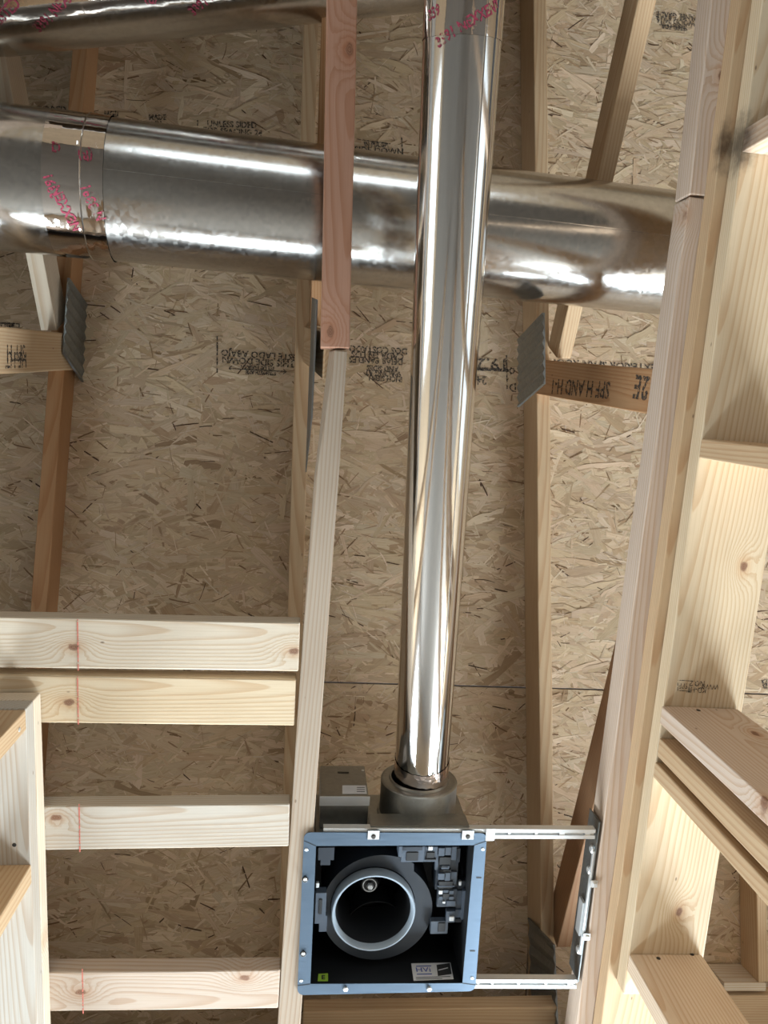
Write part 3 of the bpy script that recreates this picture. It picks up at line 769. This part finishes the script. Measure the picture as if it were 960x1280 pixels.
# housing: four walls and a back, the walls standing on the inner edge of the flange
HB = 0.195
ci = [FZ(*p) for p in INN]
def wallbox(name, a, b, h0, h1, outn, t=0.0012, mat=INNER):
    bm = bmesh.new(); o = outn.normalized()*t; c = (a+b)/2
    q = [a, b, b+o, a+o]
    lo = [bm.verts.new(p-c+Vector((0, 0, h0))) for p in q]; hi = [bm.verts.new(p-c+Vector((0, 0, h1))) for p in q]
    bm.faces.new(lo); bm.faces.new(hi)
    for k in range(4): bm.faces.new((lo[k], lo[(k+1) % 4], hi[(k+1) % 4], hi[k]))
    return link(name, bm, mat, fan, Matrix.Translation(c))
cc = sum(ci, Vector())/4
for k in range(4):
    a, b = ci[k], ci[(k+1) % 4]; m = (a+b)/2-cc; d = (b-a).normalized(); on = m-d*m.dot(d)
    wallbox('housing_side', a, b, 0.002, HB, on)
    if k == 0:
        wallbox('outer_skin', a+on.normalized()*0.0015, b+on.normalized()*0.0015, 0.0022, HB, on, 0.001, DULL)
bm = bmesh.new(); lo = [bm.verts.new(p-cc+Vector((0, 0, HB))) for p in ci]; hi = [bm.verts.new(p-cc+Vector((0, 0, HB+0.0015))) for p in ci]
bm.faces.new(lo); bm.faces.new(hi)
for k in range(4): bm.faces.new((lo[k], lo[(k+1) % 4], hi[(k+1) % 4], hi[k]))
link('housing_back', bm, INNER, fan, Matrix.Translation(cc))
# blower: scroll casing, bell mouth, motor hub
FX = (ci[1]-ci[0]).normalized(); FY = Vector((-FX.y, FX.x, 0)); FY = FY if FY.y > 0 else -FY
def up_frame(p): return Matrix(((0, FX.x, FY.x, p.x), (0, FX.y, FY.y, p.y), (1, 0, 0, p.z), (0, 0, 0, 1)))   # local X is up
c0 = FZ(467, 1142, 0.03); r0 = 58.5/960*1.455
sc_bm = bmesh.new(); base = FZ(474, 1137, 0.055); seg = 64; lo = []; hi = []
for k in range(seg):
    a = 2*math.pi*k/seg; rr = 0.112 + 0.016*(k/seg)
    rr = min(rr, 0.126)
    p = Vector((rr*math.cos(a-0.9), rr*math.sin(a-0.9), 0)); lo.append(sc_bm.verts.new((0, p.x, p.y))); hi.append(sc_bm.verts.new((0.125, p.x, p.y)))
sc_bm.faces.new(lo)
for k in range(seg): sc_bm.faces.new((lo[k], lo[(k+1) % seg], hi[(k+1) % seg], hi[k]))
# the scroll's floor is open at the mouth: cut by replacing the cap with a ring
bmesh.ops.delete(sc_bm, geom=[f for f in sc_bm.faces if len(f.verts) > 4], context='FACES_ONLY')
cin = [sc_bm.verts.new((0, (r0*1.02)*math.cos(2*math.pi*k/seg-0.9)+(c0-base).dot(FX), (r0*1.02)*math.sin(2*math.pi*k/seg-0.9)+(c0-base).dot(FY))) for k in range(seg)]
for k in range(seg): sc_bm.faces.new((lo[k], cin[k], cin[(k+1) % seg], lo[(k+1) % seg]))
link('scroll_casing', sc_bm, BLOWER, fan, up_frame(base), True)
ring_ = lathe('inlet_ring', [(0.024, r0*1.0), (0.004, r0), (0.0, r0-0.002), (0.0, r0-0.0045), (0.004, r0-0.0075), (0.014, r0-0.009)], up_frame(c0), RIM_LIT, fan, 64, False)
lathe('inlet_throat', [(0.014, r0-0.009), (0.03, r0-0.013), (0.12, r0-0.016), (0.12, r0-0.012), (0.03, r0-0.007), (0.024, r0-0.001)], up_frame(c0), BLACK, fan, 64)
wheel = lathe('fan_wheel', [(0.0, 0.0005), (0.0, 0.070), (-0.055, 0.070), (-0.055, 0.0685), (-0.002, 0.0685), (-0.002, 0.0005)], up_frame(FZ(467, 1142, 0.165)), BLACK, fan, 48)
hp = FZ(462, 1106, 0.10)
lathe('motor_hub', [(0.055, 0.030), (0.02, 0.026), (0.0, 0.018), (0.0, 0.0005)], up_frame(hp), BLACK, fan, 24)
lathe('hub_clip', [(0.0, 0.0155), (-0.002, 0.0155), (-0.002, 0.0135), (0.0, 0.0135)], up_frame(hp), ZINC, fan, 24, True)
lathe('hub_nut', [(0.0, 0.0075), (-0.005, 0.0075), (-0.007, 0.006), (-0.0075, 0.0045), (-0.0075, 0.0003)], up_frame(FZ(462.5, 1107, 0.094)), ZINC, fan, 6, smooth=False)
# connectors, clips and brackets inside
FM = Matrix(((FX.x, FY.x, 0, 0), (FX.y, FY.y, 0, 0), (0, 0, 1, 0), (0, 0, 0, 1)))
def part_px(name, x0, y0, x1, y1, h, depth, mat=None, bev=0.001, parent=None):
    """a block whose lower face fills a pixel rectangle at height h over the flange"""
    a, b = FZ(x0, y0, h), FZ(x1, y1, h); m = FZ((x0+x1)/2, (y0+y1)/2, h); sx = abs((b-a).dot(FX)); sy = abs((b-a).dot(FY))
    return box(name, (0, 0, 0), (sx, sy, depth), mat or BLOWER, parent or fan, Matrix.Translation(m+Vector((0, 0, depth/2))) @ FM, bev)
def sq(x, y): return (360+x/3.6923, 1020+y/3.6923)
def pp(name, x0, y0, x1, y1, h, d, mat=None, parent=None, bev=0.0008):
    return part_px(name, *sq(x0, y0), *sq(x1, y1), h, d, mat, bev, parent)
cb = pp('connector_block', 525, 140, 628, 213, 0.030, 0.03, CLIPM); pp('socket', 547, 168, 600, 208, 0.0285, 0.006, BLACK, cb); pp('latch', 528, 142, 620, 160, 0.027, 0.006, BLOWER, cb)
cb = pp('connector_block', 632, 142, 688, 212, 0.036, 0.03, CLIPM); pp('socket', 640, 168, 676, 196, 0.034, 0.006, BLACK, cb); pp('clip', 648, 142, 668, 160, 0.033, 0.006, ZINC, cb); pp('latch', 634, 198, 684, 206, 0.033, 0.006, BLACK, cb)
pp('bracket', 512, 140, 526, 190, 0.022, 0.03, CLIPM); pp('bracket', 140, 145, 212, 205, 0.035, 0.012); pp('bracket', 150, 200, 195, 228, 0.037, 0.012); pp('bracket', 128, 355, 172, 498, 0.030, 0.02, CLIPM); pp('slot', 143, 385, 156, 455, 0.0285, 0.004, BLACK)
pp('bracket', 145, 460, 178, 535, 0.034, 0.012, CLIPM); pp('clip', 130, 310, 143, 332, 0.03, 0.008, ZINC)
cb = pp('terminal_tower', 692, 142, 778, 340, 0.044, 0.05, BLOWER)
for (x0, y0, x1, y1, m, h) in ((696, 148, 722, 186, CLIPM, .034), (726, 145, 752, 182, CLIPM, .036), (756, 142, 776, 205, CLIPM, .038), (700, 190, 750, 226, BLACK, .037), (708, 230, 745, 246, CLIPM, .036), (706, 234, 740, 240, BLACK, .0355),
                                (702, 248, 752, 262, BLACK, .038), (694, 266, 722, 296, CLIPM, .034), (726, 262, 748, 300, CLIPM, .036), (752, 258, 776, 318, CLIPM, .040), (696, 302, 760, 335, BLACK, .037), (684, 150, 692, 250, CLIPM, .040), (780, 150, 792, 215, BLOWER, .042), (690, 322, 770, 328, CLIPM, .0365)):
    pp('terminal', x0, y0, x1, y1, h, 0.008, m, cb)
cb = pp('terminal_plate', 692, 338, 775, 420, 0.038, 0.01, BLOWER)
for (x0, y0, x1, y1, m) in ((697, 345, 713, 362, ZINC), (717, 342, 740, 356, CLIPM), (745, 345, 765, 362, CLIPM), (697, 372, 713, 388, CLIPM), (745, 372, 765, 388, CLIPM), (715, 358, 742, 378, BLACK), (714, 395, 726, 405, ZINC), (732, 392, 772, 416, CLIPM)):
    pp('terminal', x0, y0, x1, y1, 0.0355, 0.004, m, cb)
cb = pp('bracket', 732, 440, 770, 492, 0.038, 0.012, CLIPM); pp('screw', 746, 466, 766, 486, 0.034, 0.005, ZINC, cb); pp('bracket', 774, 432, 806, 470, 0.042, 0.012, CLIPM); pp('bracket', 774, 474, 800, 492, 0.042, 0.012, BLACK)
pp('bracket', 780, 345, 805, 430, 0.045, 0.02, CLIPM); pp('bracket', 784, 300, 818, 340, 0.048, 0.02, BLOWER); pp('clip', 807, 345, 812, 480, 0.040, 0.03, CLIPM); pp('clip', 790, 303, 800, 322, 0.04, 0.008, ZINC)
cb = pp('bracket', 660, 486, 736, 544, 0.040, 0.014, CLIPM); pp('socket', 694, 494, 724, 535, 0.0385, 0.004, BLACK, cb)
# rating label and sticker on the far inner side
n4 = (ci[3]-ci[2]).normalized().cross(Vector((0, 0, 1))); n4 = n4 if n4.y < 0 else -n4
wp = ci[2]+n4*0.0006
def on_side(px, py): return PPL(px, py, wp, n4)
lq = [on_side(514, 1204.5), on_side(563, 1203.5), on_side(567, 1224), on_side(517, 1226)]
lab = quad_plate('rating_label', lq, 0.0006, PAPER, fan, n4)
wp2 = ci[2]+n4*0.0013
def on_label(px, py): return PPL(px, py, wp2, n4)
lettering('HVi', 529, 1212.5, 8, BLUE, lab, on_label, -1, 1.15, 0.0003, 0.0001); mark(520, 1208, 539, 1207.5, 1.2, BLUE, lab, on_label, lift=0.0003); mark(521, 1218, 540, 1217.5, 1.2, BLUE, lab, on_label, lift=0.0003)
mark(554, 1205, 556, 1219, 17, INKS, lab, on_label, lift=0.0003)
mark(520, 1222, 563, 1220.8, 0.8, INKS, lab, on_label, lift=0.0003); mark(520, 1224, 553, 1223.2, 0.7, INKS, lab, on_label, lift=0.0003)
mark(548, 1213, 560, 1210, 1.2, PAPER, lab, on_label, lift=0.0006)
sq4 = quad_plate('sticker', [on_side(398, 1217.5), on_side(410, 1217), on_side(410, 1226.5), on_side(397, 1226.5)], 0.0005, GREENP, fan, n4)
lettering('E', 404, 1222, 7, INKS, sq4, on_label, 0, 1.0, 0.0004, 0.0006)
# screws in the flange
dn = Vector((0, 0, -1))
for (x, y, r, m) in ((381.5, 1099, 0.0065, NAIL), (379, 1192, 0.0065, NAIL), (432, 1236, 0.0058, ZINC), (536.5, 1236, 0.0058, ZINC)):
    sr = disc('screw', FZ(x, y), dn, r, 0.004, m, fan, 6); disc('screw_head', FZ(x, y, -0.004), dn, r*0.55, 0.0012, ZINC, sr, 8)
for (x, y) in ((383, 1062), (603.5, 1061.5), (590, 1222.5), (376.5, 1226)): disc('rivet', FZ(x, y), dn, 0.0035, 0.001, ZINC, fan, 10)
for (x, y) in ((598.5, 1097), (590.5, 1188.5)):
    mark(x-3.2, y, x+3.2, y, 1.8, BLACK, fan, lambda a, b: FZ(a, b), name='slot', lift=0.0003)
# wiring box on the side towards the pipe
wb0 = FZ(431, 1022, 0.060)
jl = FZ(402, 1022, 0.060); jr = FZ(462, 1022, 0.060); jw = (jr-jl).dot(FX)
yfront = FZ(431, 996, 0.060); yback = ci[0]+FY*(-0.003)
dy = (yback-yfront).dot(FY)
jm = Matrix.Translation(yfront + FY*dy/2 + Vector((0, 0, 0.0675))) @ FM
jb = box('wiring_box', (0, 0, 0), (jw, dy, 0.135), DULL, fan, jm, 0.0015)
lipM = Matrix.Translation(yfront + Vector((0, 0, 0.0)) - FY*0.002) @ FM @ Matrix.Rotation(math.radians(12), 4, 'X')
lip = box('box_lip', (0, 0.010, -0.004), (jw*1.04, 0.024, 0.0014), LIP_GLINT, jb, lipM, 0.0004)
nJ = -FY
def on_jbox(px, py): return PPL(px, py, yfront-FY*0.0003, nJ)
lb = quad_plate('paper_label', [on_jbox(428, 982), on_jbox(457, 982), on_jbox(458.5, 992.5), on_jbox(428, 992.5)], 0.0005, PAPER, jb, nJ)
for yy_ in (984.5, 987, 989.5): mark(446, yy_, 456, yy_, 0.7, INKS, lb, lambda a, b: PPL(a, b, yfront-FY*0.0009, nJ), lift=0.0002)
mark(422, 965.5, 436, 966, 1.6, BLACK, jb, on_jbox, name='knockout')
disc('screw', on_jbox(453.5, 963), nJ, 0.003, 0.001, ZINC, jb, 8)
# collar for the pipe
ax = (Bp-A)
cM = frame(P(523, 985, ZF+0.125), -FY*1.0, Vector((0, 0, 1)))
wy = (cM.inverted() @ ci[0]).x
rc = 0.083
lathe('outlet_collar', [(wy+0.0015, rc*1.06), (wy+0.006, rc*1.05), (wy+0.008, rc), (0.020, rc), (0.0225, rc-0.003), (0.023, rc-0.006), (0.023, rp+0.008), (0.027, rp+0.006), (0.027, rp+0.0035), (wy+0.0015, rp+0.0035)], cM, DULL, fan, 72, True)
bmj = Matrix.Translation(P(523, 1028, ZF+0.032)) @ FM
box('collar_plate', (0, 0, 0), (0.205, 0.012, 0.05), DULL, fan, bmj, 0.002)
# mounting rails and bracket
def rail(name, a, b, w, h):
    """slotted channel rail, a..b is the middle line of the underside"""
    X = b-a; L = X.length; M = frame(a, X, Vector((0, 0, 1))); bm = bmesh.new()
    prof = [(-w/2, h), (-w/2, 0), (-w*0.14, 0), (-w*0.14, h*0.45), (w*0.14, h*0.45), (w*0.14, 0), (w/2, 0), (w/2, h)]
    e0 = [bm.verts.new((0, y, z)) for y, z in prof]; e1 = [bm.verts.new((L, y, z)) for y, z in prof]
    n = len(prof)
    for k in range(n): bm.faces.new((e0[k], e0[(k+1) % n], e1[(k+1) % n], e1[k]))
    bm.faces.new(e0); bm.faces.new(e1)
    r = link(name, bm, ZINC, fan, M)
    return r, M, L
for (a, b, bars, x_in) in ((FZ(404, 1041.5, 0.003), FZ(744, 1043, 0.003), (636, 670, 703, 735), 1043), (FZ(584, 1230, 0.003), FZ(721, 1230.5, 0.003), (597, 616, 649, 682, 714), 1230)):
    r, M, L = rail('mounting_rail', a, b, 0.021, 0.016)
    for bx in bars:
        t = along(M, bx, x_in); box('rail_bar', (t, 0, 0.004), (0.006 if bx < 700 else 0.012, 0.0058, 0.006), ZINC, r, M)
part_px('rail_clip', 608, 1036, 618, 1051.5, -0.0015, 0.004, ZINC)
for x in (467, 585): 
    k = part_px('rail_clip', x-7.5, 1038, x+7.5, 1050, -0.0022, 0.002, ZINC); disc('screw', FZ(x, 1046, -0.0022), dn, 0.005, 0.0015, NAIL, k, 8)
# hanger bracket on the right truss chord
ba, bb = P(751.5-0.5, 1028, ZB), P(751.5-0.136*200-0.5, 1228, ZB); bd = (bb-ba).normalized(); bn = Vector((-bd.y, bd.x, 0)); bn = bn if bn.x < 0 else -bn
bm_ = frame((ba+bb)/2+bn*0.002, bd, Vector((0, 0, 1)))
br = box('hanger_bracket', (0, 0, 0.028), ((bb-ba).length, 0.003, 0.056), PLATE, fan, bm_, 0.0008)
def bpx(py): return (P(751.5-0.136*(py-1028), py, ZB)-(ba+bb)/2).dot(bd)
sgn = 1 if (bm_.inverted() @ ((ba+bb)/2+bn*0.1)).y > 0 else -1
for py in (1104, 1170):
    box('tab', (bpx(py), -sgn*0.004, -0.0025), (0.016, 0.016, 0.0016), ZINC, br, bm_, 0.0004); box('tab_lug', (bpx(py)+0.001, -sgn*0.006, -0.0045), (0.008, 0.008, 0.003), ZINC, br, bm_, 0.0004)
for py in (1066, 1092, 1192): disc('bolt', bm_ @ Vector((bpx(py), sgn*0.0015, 0.012)), bn, 0.009, 0.006, ZINC, br, 10)
box('bracket_clip', (bpx(1153), sgn*0.006, 0.02), (0.078, 0.006, 0.024), ZINC, br, bm_, 0.001)
box('bracket_rib', (bpx(1130), sgn*0.003, 0.004), (0.24, 0.005, 0.007), ZINC, br, bm_, 0.001)
